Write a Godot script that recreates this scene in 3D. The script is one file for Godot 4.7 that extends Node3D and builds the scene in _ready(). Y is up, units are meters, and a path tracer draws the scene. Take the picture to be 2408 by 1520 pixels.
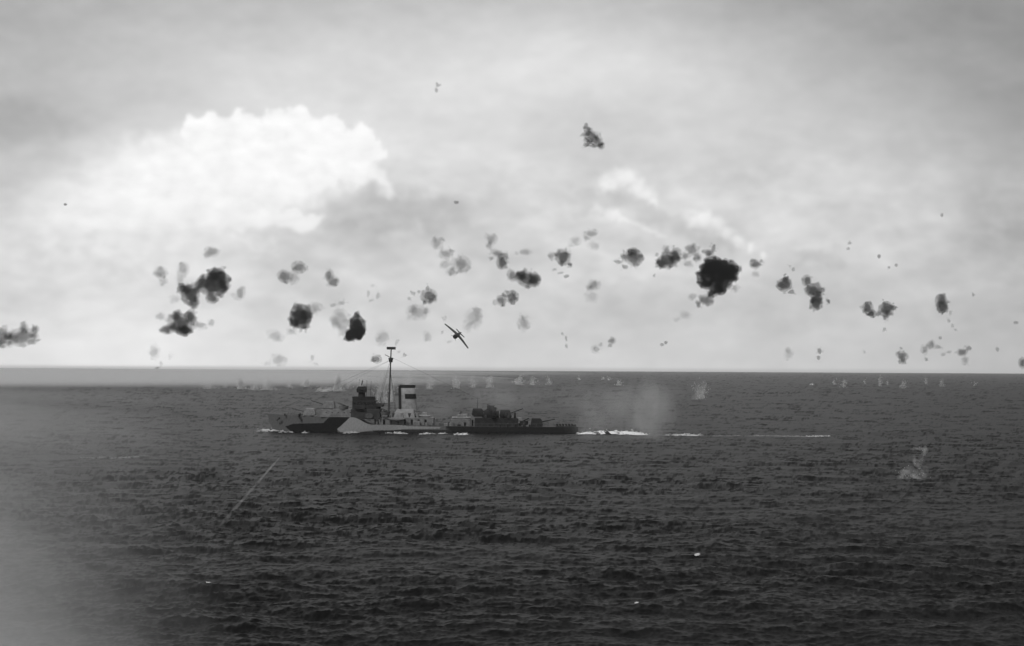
extends Node3D
# A destroyer under way on a grey sea, the sky behind it full of anti-aircraft bursts, seen from a high deck.

const EYE := 21.5            # metres from the camera to the water
const LENS := 3706.0         # focal length in units of the photograph's 2408-wide reading
const MID := Vector2(1204, 760)
const SEA_END := 12000.0

var cam: Camera3D
var used := {}
var fogs := {}
var mats := {}
var rng := RandomNumberGenerator.new()
var wave := FastNoiseLite.new()
var gust := FastNoiseLite.new()
var rough := FastNoiseLite.new()


# ---------------------------------------------------------------- helpers
func numbered(called: String) -> String:
	used[called] = used.get(called, -1) + 1
	return called if used[called] == 0 else "%s_%03d" % [called, used[called]]


func tag(o: Node, label: String, category: String, group := "", kind := "") -> Node:
	if label: o.set_meta("label", label)
	if category: o.set_meta("category", category)
	if group: o.set_meta("group", group)
	if kind: o.set_meta("kind", kind)
	return o


func thing(called: String, label: String, category: String, at := Vector3.ZERO, group := "", kind := "") -> Node3D:
	var o := Node3D.new()
	o.name = numbered(called)
	o.position = at
	add_child(o)
	tag(o, label, category, group, kind)
	return o


func part(called: String, mesh: Mesh, mat: Material, parent: Node, at := Vector3.ZERO, turn := Vector3.ZERO) -> MeshInstance3D:
	var o := MeshInstance3D.new()
	o.name = called
	o.mesh = mesh
	o.material_override = mat
	o.position = at
	o.rotation = turn
	parent.add_child(o, true)
	return o


func grey(v: float, roughness := 0.8) -> StandardMaterial3D:
	var key := "%.3f %.2f" % [v, roughness]
	if not mats.has(key):
		var m := StandardMaterial3D.new()
		m.albedo_color = Color(v, v, v).linear_to_srgb()
		m.roughness = roughness
		mats[key] = m
	return mats[key]


# weathered paint: the same grey, blotched
func paint(v: float) -> StandardMaterial3D:
	var key := "paint %.3f" % v
	if not mats.has(key):
		if not mats.has("blotch"):
			var im := Image.create(128, 128, false, Image.FORMAT_RGB8)
			for i in 128:
				for j in 128:
					var g := clampf(0.72 + 0.30 * gust.get_noise_2d(i * 9.0, j * 9.0) + 0.28 * rough.get_noise_2d(i * 0.9, j * 0.5), 0.25, 1.0)
					im.set_pixel(i, j, Color(g, g, g).linear_to_srgb())
			mats["blotch"] = ImageTexture.create_from_image(im)
		var m := StandardMaterial3D.new()
		m.albedo_color = Color(v, v, v).linear_to_srgb() * 1.12
		m.albedo_texture = mats["blotch"]
		m.uv1_triplanar = true
		m.uv1_scale = Vector3(0.11, 0.11, 0.11)
		m.roughness = 0.85
		m.metallic_specular = 0.25
		mats[key] = m
	return mats[key]


func fog_of(density: float, albedo: float) -> FogMaterial:
	density = pow(2.0, roundf(log(density) / log(2.0) * 5.0) / 5.0)
	var key := "%.6f %.3f" % [density, albedo]
	if not fogs.has(key):
		var m := FogMaterial.new()
		m.density = density
		m.albedo = Color(albedo, albedo, albedo).linear_to_srgb()
		fogs[key] = m
	return fogs[key]


func puff(called: String, parent: Node, at: Vector3, size: Vector3, density: float, albedo: float, turn := 0.0) -> FogVolume:
	var o := FogVolume.new()
	o.name = called
	o.shape = RenderingServer.FOG_VOLUME_SHAPE_ELLIPSOID
	o.size = size
	o.material = fog_of(density, albedo)
	o.position = at
	o.rotation.z = turn
	parent.add_child(o, true)
	return o


# the direction in which a reading of the photograph looks, scaled to one metre of depth
func ray(x: float, y: float) -> Vector3:
	return cam.basis * Vector3((x - MID.x) / LENS, (MID.y - y) / LENS, -1.0)


func at(x: float, y: float, depth: float) -> Vector3:
	return cam.position + ray(x, y) * depth


func on_water(x: float, y: float) -> Vector3:
	var d := ray(x, y)
	return cam.position + d * (EYE / -d.y)


func loft(rings: Array, capped := true, smooth := false) -> ArrayMesh:
	var st := SurfaceTool.new()
	st.begin(Mesh.PRIMITIVE_TRIANGLES)
	st.set_smooth_group(0 if smooth else -1)
	for k in rings.size() - 1:
		var a: Array = rings[k]
		var b: Array = rings[k + 1]
		var n: int = a.size()
		for i in n:
			var j := (i + 1) % n
			for v in [a[i], a[j], b[i], a[j], b[j], b[i]]:
				st.add_vertex(v)
	if capped:
		st.set_smooth_group(-1)
		for e in [0, rings.size() - 1]:
			var r: Array = rings[e]
			var c := Vector3.ZERO
			for v in r:
				c += v / r.size()
			for i in r.size():
				var j := (i + 1) % r.size()
				for v in ([c, r[j], r[i]] if e == 0 else [c, r[i], r[j]]):
					st.add_vertex(v)
	st.generate_normals()
	return st.commit()


# a ring of points: an ellipse across the x, y or z axis
func oval(c: Vector3, ra: float, rb: float, axis := 1, n := 16) -> Array:
	var out := []
	for i in n:
		var t := TAU * i / n
		var p := cos(t) * ra
		var q := sin(t) * rb
		out.append(c + (Vector3(0, p, q) if axis == 0 else Vector3(p, 0, q) if axis == 1 else Vector3(p, q, 0)))
	return out


func quad(c: Vector3, w: float, d: float) -> Array:
	return [c + Vector3(-w / 2, 0, -d / 2), c + Vector3(w / 2, 0, -d / 2), c + Vector3(w / 2, 0, d / 2), c + Vector3(-w / 2, 0, d / 2)]


# a block with chamfered top edge, standing on y = 0
func block(w: float, h: float, d: float, lean := 0.0) -> ArrayMesh:
	var e := minf(0.12, h * 0.25)
	return loft([quad(Vector3.ZERO, w, d), quad(Vector3(lean * (h - e), h - e, 0), w, d), quad(Vector3(lean * h, h, 0), w - 2 * e, d - 2 * e)])


func rod(a: Vector3, b: Vector3, ra: float, rb: float, n := 10) -> ArrayMesh:
	var z := (b - a).normalized()
	var x := z.cross(Vector3.UP if absf(z.y) < 0.9 else Vector3.RIGHT).normalized()
	var y := z.cross(x)
	var r0 := []
	var r1 := []
	for i in n:
		var t := TAU * i / n
		r0.append(a + (x * cos(t) + y * sin(t)) * ra)
		r1.append(b + (x * cos(t) + y * sin(t)) * rb)
	return loft([r0, r1], true, true)


func _ready() -> void:
	setup_camera()
	setup_sky()
	setup_sun()
	build_sea()
	build_ship()
	build_wake()
	build_airplane()
	build_bursts()
	build_splashes()
	build_mist()


# ---------------------------------------------------------------- camera, sky, light
func setup_camera() -> void:
	cam = Camera3D.new()
	cam.name = "camera"
	cam.fov = rad_to_deg(2.0 * atan(760.0 / LENS))
	cam.position = Vector3(0, EYE, 0)
	cam.rotation = Vector3(atan(106.0 / LENS), 0, deg_to_rad(0.285))
	cam.near = 1.0
	cam.far = 40000.0
	cam.current = true
	add_child(cam)


# how bright the sky reads, in steps down the photograph (y 0 to 820) and across it (x 0 to 2408)
const SKY_ROWS := [
	[178, 188, 194, 198, 200, 194, 172, 158, 148],
	[188, 200, 216, 222, 228, 222, 200, 172, 154],
	[186, 212, 234, 230, 226, 220, 214, 192, 164],
	[206, 248, 252, 234, 224, 224, 221, 214, 182],
	[236, 246, 236, 216, 224, 226, 227, 220, 192],
	[246, 254, 240, 230, 228, 228, 223, 217, 200],
	[258, 277, 259, 244, 236, 232, 228, 219, 200],
]


func curve4(a: float, b: float, c: float, d: float, t: float) -> float:
	return b + 0.5 * t * (c - a + t * (2.0 * a - 5.0 * b + 4.0 * c - d + t * (3.0 * (b - c) + d - a)))


func sky_row(k: int, u: float) -> float:
	var r: Array = SKY_ROWS[clampi(k, 0, 6)]
	var i := mini(int(u), 7)
	return curve4(r[maxi(i - 1, 0)], r[i], r[i + 1], r[mini(i + 2, 8)], u - i)


func blob(p: Vector2, x: float, y: float, rx: float, ry: float) -> float:
	var q := Vector2((p.x - x) / rx, (p.y - y) / ry).length()
	return 1.0 - smoothstep(0.35, 1.0, q)


func bar(p: Vector2, a: Vector2, b: Vector2, ra: float, rb: float) -> float:
	var t := clampf((p - a).dot(b - a) / (b - a).length_squared(), 0.0, 1.0)
	return 1.0 - smoothstep(0.3, 1.0, p.distance_to(a.lerp(b, t)) / lerpf(ra, rb, t))


# the sky's reading (0..255) in the direction that the photograph shows at (x, y)
func sky_at(x: float, y: float) -> float:
	var u := clampf(x / 301.0, 0.0, 8.0)
	var v := clampf(y / 136.67, 0.0, 6.0)
	var k := mini(int(v), 5)
	var s := curve4(sky_row(k - 1, u), sky_row(k, u), sky_row(k + 1, u), sky_row(k + 2, u), v - k)
	var n1 := gust.get_noise_2d(x * 0.6, y * 1.5)
	var n2 := gust.get_noise_2d(x * 1.7 + 900.0, y * 3.4)
	var n3 := gust.get_noise_2d(x * 4.2 + 300.0, y * 7.5 + 60.0)
	s += (n1 * 13.0 + n2 * 10.0 + n3 * 6.0) * (0.6 + 0.8 * smoothstep(250.0, 520.0, y) * (1.0 - smoothstep(720.0, 860.0, y)))
	var p := Vector2(x, y) + Vector2(gust.get_noise_2d(x * 4.0, y * 4.0), gust.get_noise_2d(x * 4.0 + 500.0, y * 4.0)) * 34.0
	var fine := Vector2(x, y) + Vector2(gust.get_noise_2d(x * 7.0, y * 7.0), gust.get_noise_2d(x * 7.0 + 500.0, y * 7.0)) * 13.0
	# grey banks
	s -= 24.0 * blob(p, 900, 495, 270, 75) + 9.0 * blob(p, 60, 290, 210, 60) + 16.0 * blob(p, 1390, 475, 120, 38)
	s -= 17.0 * blob(p, 1925, 603, 90, 32) + 7.0 * blob(p, 1800, 415, 90, 24) + 12.0 * blob(p, 2370, 570, 160, 50)
	s -= 6.0 * blob(p, 1400, 330, 240, 120)
	# the bright cumulus: a heap of heads over a body, its foot torn
	var c := 0.0
	for h in [[561, 296, 40], [498, 300, 38], [455, 306, 34], [647, 292, 38], [700, 290, 42], [778, 308, 40], [847, 328, 38], [882, 356, 30], [600, 335, 60], [730, 345, 70], [820, 370, 60], [520, 350, 75]]:
		var q: float = Vector2(fine.x - h[0], fine.y - h[1]).length() / h[2]
		c = maxf(c, 1.0 - smoothstep(0.80, 1.07, q))
	c = maxf(c, blob(p, 640, 400, 290, 120))
	c = maxf(c, 0.95 * blob(p, 440, 430, 300, 150))
	c = maxf(c, 0.8 * blob(p, 330, 480, 260, 80))
	c = maxf(c, 0.9 * bar(p, Vector2(520, 500), Vector2(730, 520), 60, 26))
	c = maxf(c, 0.8 * bar(p, Vector2(840, 390), Vector2(900, 440), 60, 30))
	c *= 1.0 - 0.85 * blob(p, 830, 452, 110, 34)
	s = lerpf(s, 262.0 + n2 * 10.0 + n3 * 9.0, c)
	# torn bright streaks on the right
	var bright := 0.0
	for h in [[1436, 430, 22], [1456, 417, 26], [1482, 418, 22], [1500, 436, 20], [1520, 456, 18], [1538, 474, 12], [1632, 518, 18], [1656, 516, 22], [1684, 528, 20], [1710, 546, 18], [1738, 565, 16], [1766, 584, 11], [1794, 604, 8]]:
		bright = maxf(bright, 1.0 - smoothstep(0.25, 1.25, Vector2(fine.x - h[0], (fine.y - h[1]) * 1.15).length() / (h[2] * 1.3)))
	s -= 9.0 * bar(p, Vector2(1440, 468), Vector2(1720, 590), 34, 26)
	s += 30.0 * bright + 17.0 * bar(fine, Vector2(1400, 488), Vector2(1560, 556), 13, 7)
	s += 8.0 * bar(p, Vector2(1560, 480), Vector2(1640, 510), 16, 20) + 12.0 * blob(p, 1490, 625, 160, 40)
	s += 8.0 * bar(p, Vector2(110, 590), Vector2(520, 660), 30, 26) + 8.0 * bar(p, Vector2(560, 560), Vector2(640, 585), 14, 8)
	return clampf(s, 40.0, 285.0)


func sky_light(d: Vector3) -> float:
	var c := cam.basis.inverse() * d
	var far := clampf(1.6 - rad_to_deg(asin(clampf(d.y, -1, 1))) / 60.0, 0.0, 1.0)
	var over := 190.0 + 14.0 * gust.get_noise_3d(d.x * 160.0, d.y * 320.0, d.z * 160.0) - 10.0 * (1.0 - far)
	var s := over
	if c.z < -0.2:
		var x := MID.x - LENS * c.x / c.z
		var y := MID.y + LENS * c.y / c.z
		var out := maxf(maxf(-x, x - 2408.0), maxf(-y, 0.0))
		s = lerpf(sky_at(clampf(x, -500.0, 2908.0), clampf(y, -400.0, 866.0)), over, smoothstep(60.0, 1500.0, out))
	return pow((s / 255.0 + 0.055) / 1.055, 2.4)


func pano_dir(u: float, v: float) -> Vector3:
	var a := u * TAU
	var e := (0.5 - v) * PI
	return Vector3(sin(a) * cos(e), sin(e), -cos(a) * cos(e))


func setup_sky() -> void:
	gust.seed = 11
	gust.noise_type = FastNoiseLite.TYPE_SIMPLEX_SMOOTH
	gust.frequency = 0.004
	gust.fractal_octaves = 4
	var low := Image.create(256, 128, false, Image.FORMAT_RGBAF)
	for j in 128:
		for i in 256:
			var g := sky_light(pano_dir((i + 0.5) / 256.0, (j + 0.5) / 128.0))
			low.set_pixel(i, j, Color(g, g, g))
	low.resize(4096, 2048, Image.INTERPOLATE_BILINEAR)
	# the part of the sky that the camera can see, computed finely
	for j in range(740, 1044):
		for i in range(-330, 330):
			var g := sky_light(pano_dir((i + 0.5) / 4096.0, (j + 0.5) / 2048.0))
			low.set_pixel(posmod(i, 4096), j, Color(g, g, g))
	var m := PanoramaSkyMaterial.new()
	m.panorama = ImageTexture.create_from_image(low)
	var env := Environment.new()
	env.background_mode = Environment.BG_SKY
	env.sky = Sky.new()
	env.sky.sky_material = m
	env.tonemap_mode = Environment.TONE_MAPPER_LINEAR
	env.tonemap_exposure = 1.0
	env.fog_enabled = true
	env.fog_density = 0.000045
	env.fog_light_color = Color(0.96, 0.96, 0.96)
	env.volumetric_fog_enabled = true
	env.volumetric_fog_density = 0.0
	env.sdfgi_enabled = true
	env.ssao_enabled = true
	env.ssil_enabled = true
	var w := WorldEnvironment.new()
	w.name = "environment"
	w.environment = env
	add_child(w)


func setup_sun() -> void:
	var s := DirectionalLight3D.new()
	s.name = "sun"
	s.light_energy = 0.6
	s.light_angular_distance = 3.0
	s.shadow_enabled = true
	s.rotation_degrees = Vector3(-46, -38, 0)
	add_child(s)


# ---------------------------------------------------------------- the sea
func height(x: float, z: float, fine := 1.0) -> float:
	var wind := 1.0 + 0.9 * gust.get_noise_2d(x * 1.6 + 4000.0, z * 2.6)
	return (wave.get_noise_2d(x * 0.45, z) * 0.74 * (0.35 + 0.65 * fine) + rough.get_noise_2d(x * 0.5, z) * 0.40 * fine) * wind


# the water's height as the sheet shows it at that distance
func water(x: float, z: float) -> float:
	return height(x, z, clampf(190.0 / Vector2(x, z).length(), 0.22, 1.0))


func build_sea() -> void:
	wave.seed = 5
	wave.noise_type = FastNoiseLite.TYPE_SIMPLEX_SMOOTH
	wave.frequency = 1.0 / 12.5
	wave.fractal_octaves = 2
	wave.fractal_lacunarity = 2.7
	wave.fractal_gain = 0.42
	rough.seed = 8
	rough.noise_type = FastNoiseLite.TYPE_SIMPLEX_SMOOTH
	rough.frequency = 1.0 / 2.8
	rough.fractal_octaves = 4
	rough.fractal_lacunarity = 2.3
	rough.fractal_gain = 0.58
	var angles := PackedFloat32Array()
	var a := -PI
	while a < PI - 0.001:
		angles.append(a)
		a += deg_to_rad(0.045) if absf(a) < deg_to_rad(19.5) else deg_to_rad(0.3) if absf(a) < deg_to_rad(26.0) else deg_to_rad(4.0)
	angles.append(PI)
	var radii := PackedFloat32Array([SEA_END])
	var below := 1576.0 * EYE / SEA_END
	while radii[radii.size() - 1] > 95.0:
		below += 0.5 if below < 20.0 else 0.9
		radii.append(1576.0 * EYE / below)
	for r in [75.0, 50.0, 25.0, 8.0]:
		radii.append(r)
	var n := angles.size()
	var verts := PackedVector3Array()
	var norms := PackedVector3Array()
	var index := PackedInt32Array()
	for r in radii:
		var fade := 1.0 if r < 4000.0 else 0.0
		var fine := clampf(190.0 / r, 0.22, 1.0)  # ripples finer than the sheet's own steps are left to its roughness
		for t in angles:
			var x := sin(t) * r
			var z := -cos(t) * r
			var h := height(x, z, fine)
			var hx := height(x + 0.25, z, fine)
			var hz := height(x, z + 0.25, fine)
			verts.append(Vector3(x, h * fade, z))
			norms.append(Vector3((h - hx) / 0.25, 1.0, (h - hz) / 0.25).normalized())
	for k in radii.size() - 1:
		for i in n - 1:
			var p := k * n + i
			index.append_array([p, p + 1, p + n, p + 1, p + n + 1, p + n])
	var arrays := []
	arrays.resize(Mesh.ARRAY_MAX)
	arrays[Mesh.ARRAY_VERTEX] = verts
	arrays[Mesh.ARRAY_NORMAL] = norms
	arrays[Mesh.ARRAY_INDEX] = index
	var mesh := ArrayMesh.new()
	mesh.add_surface_from_arrays(Mesh.PRIMITIVE_TRIANGLES, arrays)
	var m := StandardMaterial3D.new()
	m.albedo_color = Color(0.005, 0.005, 0.005).linear_to_srgb()
	m.roughness = 0.40
	m.metallic_specular = 0.108
	var o := part("sea", mesh, m, self)
	o.set_meta("kind", "structure")
	o.set_meta("label", "dark grey choppy open sea under the overcast sky")


# ---------------------------------------------------------------- the destroyer
func half_beam(s: float) -> float:
	var fwd := smoothstep(-6.0, 40.0, s)
	var aft := 1.0 - 0.45 * smoothstep(80.0, 106.0, s)
	return maxf(0.12, 5.4 * (fwd * 1.12 - 0.12) * aft) if s > 0.4 else 0.12


func deck_at(s: float) -> float:
	if s < 29.0:
		return lerpf(5.7, 4.9, smoothstep(0.0, 18.0, s))
	return lerpf(4.9, 2.5, smoothstep(29.0, 35.5, s)) - 0.5 * smoothstep(40.0, 70.0, s)


func hull_paint() -> ImageTexture:
	# readings of the camouflage shapes on the photograph, turned into lengths along the hull and heights above water
	var dark := PackedVector2Array()
	for p in [[668, 1007], [694, 1000], [764, 998], [780, 982], [829, 982], [812, 998], [797, 1012], [800, 1026], [700, 1026]]:
		dark.append(Vector2((p[0] - 630.0) * 0.1425, (1018.0 - p[1]) * 0.1425))
	var pale := PackedVector2Array()
	for p in [[829, 982], [843, 982], [880, 993], [960, 1003], [1040, 1005], [1036, 1009], [960, 1010], [930, 1013], [880, 1014], [812, 1022], [797, 1012], [812, 998]]:
		pale.append(Vector2((p[0] - 630.0) * 0.1425, (1018.0 - p[1]) * 0.1425))
	var im := Image.create(1024, 64, false, Image.FORMAT_RGB8)
	for i in 1024:
		for j in 64:
			var s := (i + 0.5) / 1024.0 * 104.0
			var y := (j + 0.5) / 64.0 * 6.4
			var wob := Vector2(s + rough.get_noise_2d(s * 3.0, y * 9.0) * 0.3, y + rough.get_noise_2d(s * 4.0 + 70.0, y * 9.0) * 0.12)
			var v := 0.10
			if s > 30.0: v = 0.12
			if s > 60.0: v = lerpf(0.12, 0.020, smoothstep(60.0, 63.0, s + y))
			if y < 0.9 and s > 36.0: v = minf(v, 0.035)
			if Geometry2D.is_point_in_polygon(wob, dark): v = 0.012
			if Geometry2D.is_point_in_polygon(wob, pale): v = 0.27
			v *= 1.0 + 0.22 * rough.get_noise_2d(s * 5.0, y * 2.0)
			var c := Color(v, v, v).linear_to_srgb()
			im.set_pixel(i, j, c)
	return ImageTexture.create_from_image(im)


func build_hull(ship: Node3D) -> void:
	var st := SurfaceTool.new()
	st.begin(Mesh.PRIMITIVE_TRIANGLES)
	st.set_smooth_group(0)
	var steps := 104
	for side in [-1.0, 1.0]:
		for k in steps:
			for row in 5:
				var c := []
				for e in [[k, row], [k + 1, row], [k, row + 1], [k + 1, row + 1]]:
					var s: float = e[0]
					var f: float = e[1] / 5.0
					var y := lerpf(-1.6, deck_at(s), f)
					var flare := lerpf(0.80, 1.0, pow(f, 0.6)) if s < 45.0 else lerpf(0.93, 1.0, f)
					var rake := (deck_at(s) - y) * 0.35 * (1.0 - smoothstep(0.0, 10.0, s))
					c.append([Vector3(s - 52.0 + rake, y, side * half_beam(s) * flare), Vector2(s / 104.0, maxf(y, 0.0) / 6.4)])
				for i in ([0, 1, 2, 1, 3, 2] if side > 0 else [0, 2, 1, 1, 2, 3]):
					st.set_uv(c[i][1])
					st.add_vertex(c[i][0])
	st.generate_normals()
	var m := StandardMaterial3D.new()
	m.albedo_texture = hull_paint()
	m.roughness = 0.85
	m.metallic_specular = 0.2
	m.texture_repeat = false
	part("hull", st.commit(), m, ship)
	var d := SurfaceTool.new()
	d.begin(Mesh.PRIMITIVE_TRIANGLES)
	for k in steps:
		var a := k - 52.0
		var p := [Vector3(a, deck_at(k), -half_beam(k)), Vector3(a + 1, deck_at(k + 1), -half_beam(k + 1)), Vector3(a, deck_at(k), half_beam(k)), Vector3(a + 1, deck_at(k + 1), half_beam(k + 1))]
		for i in [0, 1, 2, 1, 3, 2]:
			d.add_vertex(p[i])
	for q in [[Vector3(52, deck_at(104), -half_beam(104)), Vector3(52, deck_at(104), half_beam(104)), Vector3(52, -1.6, -half_beam(104) * 0.93)], [Vector3(52, deck_at(104), half_beam(104)), Vector3(52, -1.6, half_beam(104) * 0.93), Vector3(52, -1.6, -half_beam(104) * 0.93)]]:
		for v in q:
			d.add_vertex(v)
	d.generate_normals()
	part("deck", d.commit(), grey(0.045), ship)


func gun_mount(ship: Node3D, s: float, y: float, tone: float, aft: bool, up: float) -> void:
	var g := Node3D.new()
	g.name = "gun_mount"
	g.position = Vector3(s - 52.0, y, 0)
	g.rotation.y = PI if aft else 0.0
	ship.add_child(g, true)
	part("ring", loft([oval(Vector3.ZERO, 1.7, 1.7), oval(Vector3(0, 0.35, 0), 1.7, 1.7)]), paint(tone * 0.7), g)
	# the shield: sloped face, level roof, open rear edge overhanging
	var prof := [Vector2(-1.9, 0.35), Vector2(-1.35, 2.3), Vector2(-0.9, 2.75), Vector2(1.9, 2.75), Vector2(2.3, 0.9), Vector2(2.0, 0.35)]
	var r0 := []
	var r1 := []
	var r2 := []
	var r3 := []
	for p in prof:
		r0.append(Vector3(p.x, p.y * 0.96, -1.75))
		r1.append(Vector3(p.x, p.y, -1.55))
		r2.append(Vector3(p.x, p.y, 1.55))
		r3.append(Vector3(p.x, p.y * 0.96, 1.75))
	part("shield", loft([r0, r1, r2, r3]), paint(tone), g)
	var root := Vector3(-1.3, 1.55, 0)
	var tip := root + Vector3(-cos(up), sin(up), 0) * 4.6
	part("barrel", rod(root, tip, 0.2, 0.13), paint(tone * 0.45), g)


func gun_tub(ship: Node3D, s: float, y: float, z: float, tone: float, turn: float) -> void:
	var g := Node3D.new()
	g.name = "gun_tub"
	g.position = Vector3(s - 52.0, y, z)
	g.rotation.y = turn
	ship.add_child(g, true)
	part("tub_wall", loft([oval(Vector3.ZERO, 1.25, 1.25), oval(Vector3(0, 1.15, 0), 1.45, 1.45), oval(Vector3(0, 1.15, 0), 1.35, 1.35), oval(Vector3(0, 0.1, 0), 1.2, 1.2)]), paint(tone), g)
	part("pedestal", rod(Vector3(0, 0.1, 0), Vector3(0, 1.3, 0), 0.22, 0.16), paint(0.03), g)
	for z2 in [-0.16, 0.16]:
		part("barrel", rod(Vector3(0.4, 1.25, z2), Vector3(-1.9, 2.2, z2), 0.09, 0.05, 6), paint(0.03), g)


func deckhouse(ship: Node3D, called: String, s0: float, s1: float, y0: float, y1: float, width: float, tone: float, lean := 0.0) -> MeshInstance3D:
	return part(called, block(s1 - s0, y1 - y0, width, lean), paint(tone), ship, Vector3((s0 + s1) * 0.5 - 52.0, y0, 0))


func railing(ship: Node3D, s0: float, s1: float) -> void:
	for side in [-1.0, 1.0]:
		var st := SurfaceTool.new()
		var s := s0
		while s < s1 - 0.1:
			var b := minf(s + 2.0, s1)
			var p := Vector3(s - 52.0, deck_at(s), side * (half_beam(s) - 0.15))
			var q := Vector3(b - 52.0, deck_at(b), side * (half_beam(b) - 0.15))
			st.append_from(rod(p, p + Vector3(0, 1.1, 0), 0.035, 0.03, 5), 0, Transform3D())
			for h in [0.55, 1.05]:
				st.append_from(rod(p + Vector3(0, h, 0), q + Vector3(0, h, 0), 0.02, 0.02, 4), 0, Transform3D())
			s += 2.0
		part("railing", st.commit(), paint(0.12), ship)


func build_ship() -> void:
	var ship := thing("destroyer", "single-funnel destroyer in dark and pale camouflage steaming to the left", "warship", Vector3(-29.8, 0.0, -528.0))
	build_hull(ship)
	# forward
	part("jackstaff", rod(Vector3(-51.2, 5.6, 0), Vector3(-51.6, 9.0, 0), 0.05, 0.03, 6), paint(0.15), ship)
	for z in [-1.0, 1.0]:
		part("anchor", rod(Vector3(-48.6, 3.6, z * 1.0), Vector3(-47.6, 4.6, z * 1.25), 0.22, 0.3, 6), paint(0.05), ship)
	part("bollard", rod(Vector3(-46.0, 5.2, 1.0), Vector3(-46.0, 5.9, 1.0), 0.2, 0.24, 8), paint(0.05), ship)
	part("breakwater", block(0.25, 1.0, 6.0, 0.3), paint(0.09), ship, Vector3(-41.4, 4.95, 0))
	gun_mount(ship, 14.0, 5.0, 0.24, false, 0.25)
	var house := deckhouse(ship, "forward_deckhouse", 18.2, 30.0, 4.9, 7.4, 6.2, 0.2)
	for x in [-4.0, -2.0, 0.0, 2.0, 4.0]:
		part("porthole", rod(Vector3(x, 1.5, 3.08), Vector3(x, 1.5, 3.12), 0.22, 0.22, 10), grey(0.01, 0.3), house)
	gun_mount(ship, 20.4, 7.4, 0.2, false, 0.3)
	for z in [-2.2, 2.2]:
		gun_tub(ship, 25.6, 7.4, z, 0.16, 0.4)
	# bridge: three decks, open top with its windscreen, director tower
	deckhouse(ship, "bridge_base", 28.4, 38.0, 4.2, 7.6, 8.0, 0.045)
	var pilot := deckhouse(ship, "pilot_house", 28.8, 36.6, 7.6, 10.4, 7.0, 0.03)
	for k in 6:
		part("bridge_window", block(0.75, 0.7, 0.05), grey(0.008, 0.15), pilot, Vector3(-3.2 + k * 1.15, 1.5, 3.505))
	for k in 5:
		part("bridge_window", block(0.05, 0.7, 0.85), grey(0.008, 0.15), pilot, Vector3(-3.93, 1.5, -2.6 + k * 1.3))
	for z in [-3.9, 3.9]:
		part("bridge_wing", block(3.4, 1.1, 1.8), paint(0.035), ship, Vector3(-20.6, 7.62, z))
	part("open_bridge", loft([quad(Vector3(0, 0, 0), 7.0, 6.2), quad(Vector3(-0.2, 1.3, 0), 7.2, 6.6), quad(Vector3(-0.2, 1.3, 0), 6.8, 6.2), quad(Vector3(0, 0.1, 0), 6.7, 5.9)]), paint(0.03), ship, Vector3(-19.5, 10.4, 0))
	part("director_tower", loft([oval(Vector3.ZERO, 1.3, 1.3), oval(Vector3(0, 2.6, 0), 1.1, 1.1)]), paint(0.03), ship, Vector3(-20.4, 10.5, 0))
	var director := part("gun_director", loft([quad(Vector3.ZERO, 3.0, 3.2), quad(Vector3(0, 1.1, 0), 3.3, 3.4), quad(Vector3(0.1, 2.0, 0), 2.4, 2.8)]), paint(0.03), ship, Vector3(-20.4, 13.1, 0))
	part("rangefinder", rod(Vector3(0, 1.1, -2.6), Vector3(0, 1.1, 2.6), 0.32, 0.32), paint(0.03), director)
	part("radar_antenna", loft([quad(Vector3(-0.1, 0, 0), 0.15, 2.4), quad(Vector3(0.25, 1.7, 0), 0.15, 2.4)]), paint(0.09), director, Vector3(0, 2.3, 0))
	part("signal_platform", block(4.2, 0.9, 6.6), paint(0.04), ship, Vector3(-15.2, 8.4, 0))
	part("signal_lamp", rod(Vector3(-15.5, 9.3, 2.6), Vector3(-14.6, 9.9, 2.9), 0.4, 0.45), paint(0.22), ship)
	part("chart_house", block(3.4, 2.4, 5.0), paint(0.035), ship, Vector3(-15.8, 6.0, 0))
	for z in [-4.1, 4.1]:
		part("life_raft", loft([oval(Vector3(-17.6, 5.4, z), 1.4, 0.9, 2), oval(Vector3(-17.6, 5.4, z + 0.35 * signf(z)), 1.4, 0.9, 2)]), paint(0.09), ship)
		gun_tub(ship, 39.6, 5.6, z * 0.8, 0.12, 0.5)
	deckhouse(ship, "midship_deckhouse", 38.0, 56.0, 2.4, 4.9, 6.6, 0.17)
	# the mast
	var mast := part("mast", rod(Vector3(0, 0, 0), Vector3(0.75, 23.4, 0), 0.36, 0.2), paint(0.07), ship, Vector3(-11.4, 4.6, 0))
	part("yard", rod(Vector3(0.1, 19.0, -4.0), Vector3(0.1, 19.0, 4.0), 0.14, 0.14, 6), paint(0.07), mast, Vector3(0.5, 0.6, 0))
	part("crows_nest", loft([oval(Vector3.ZERO, 0.55, 0.55), oval(Vector3(0, 1.5, 0), 0.85, 0.85)]), paint(0.06), mast, Vector3(0.65, 18.6, 0))
	part("mast_arm", rod(Vector3(-1.3, 21.2, 0), Vector3(0.6, 20.2, 0), 0.12, 0.12, 6), paint(0.07), mast)
	var search := part("search_radar", loft([quad(Vector3(0, 0, 0), 3.0, 0.2), quad(Vector3(0, 0.9, 0), 3.0, 0.2)]), paint(0.06), mast, Vector3(0.75, 22.9, 0))
	for x in [-1.2, -0.4, 0.4, 1.2]:
		part("dipole", rod(Vector3(x, 0.45, 0), Vector3(x, 0.45, 0.8), 0.05, 0.05, 5), paint(0.06), search)
	for z in [-3.0, 3.0]:
		part("mast_stay", rod(Vector3(0.5, 16.0, 0), Vector3(3.0, -1.8, z), 0.05, 0.05, 5), paint(0.06), mast)
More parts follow.
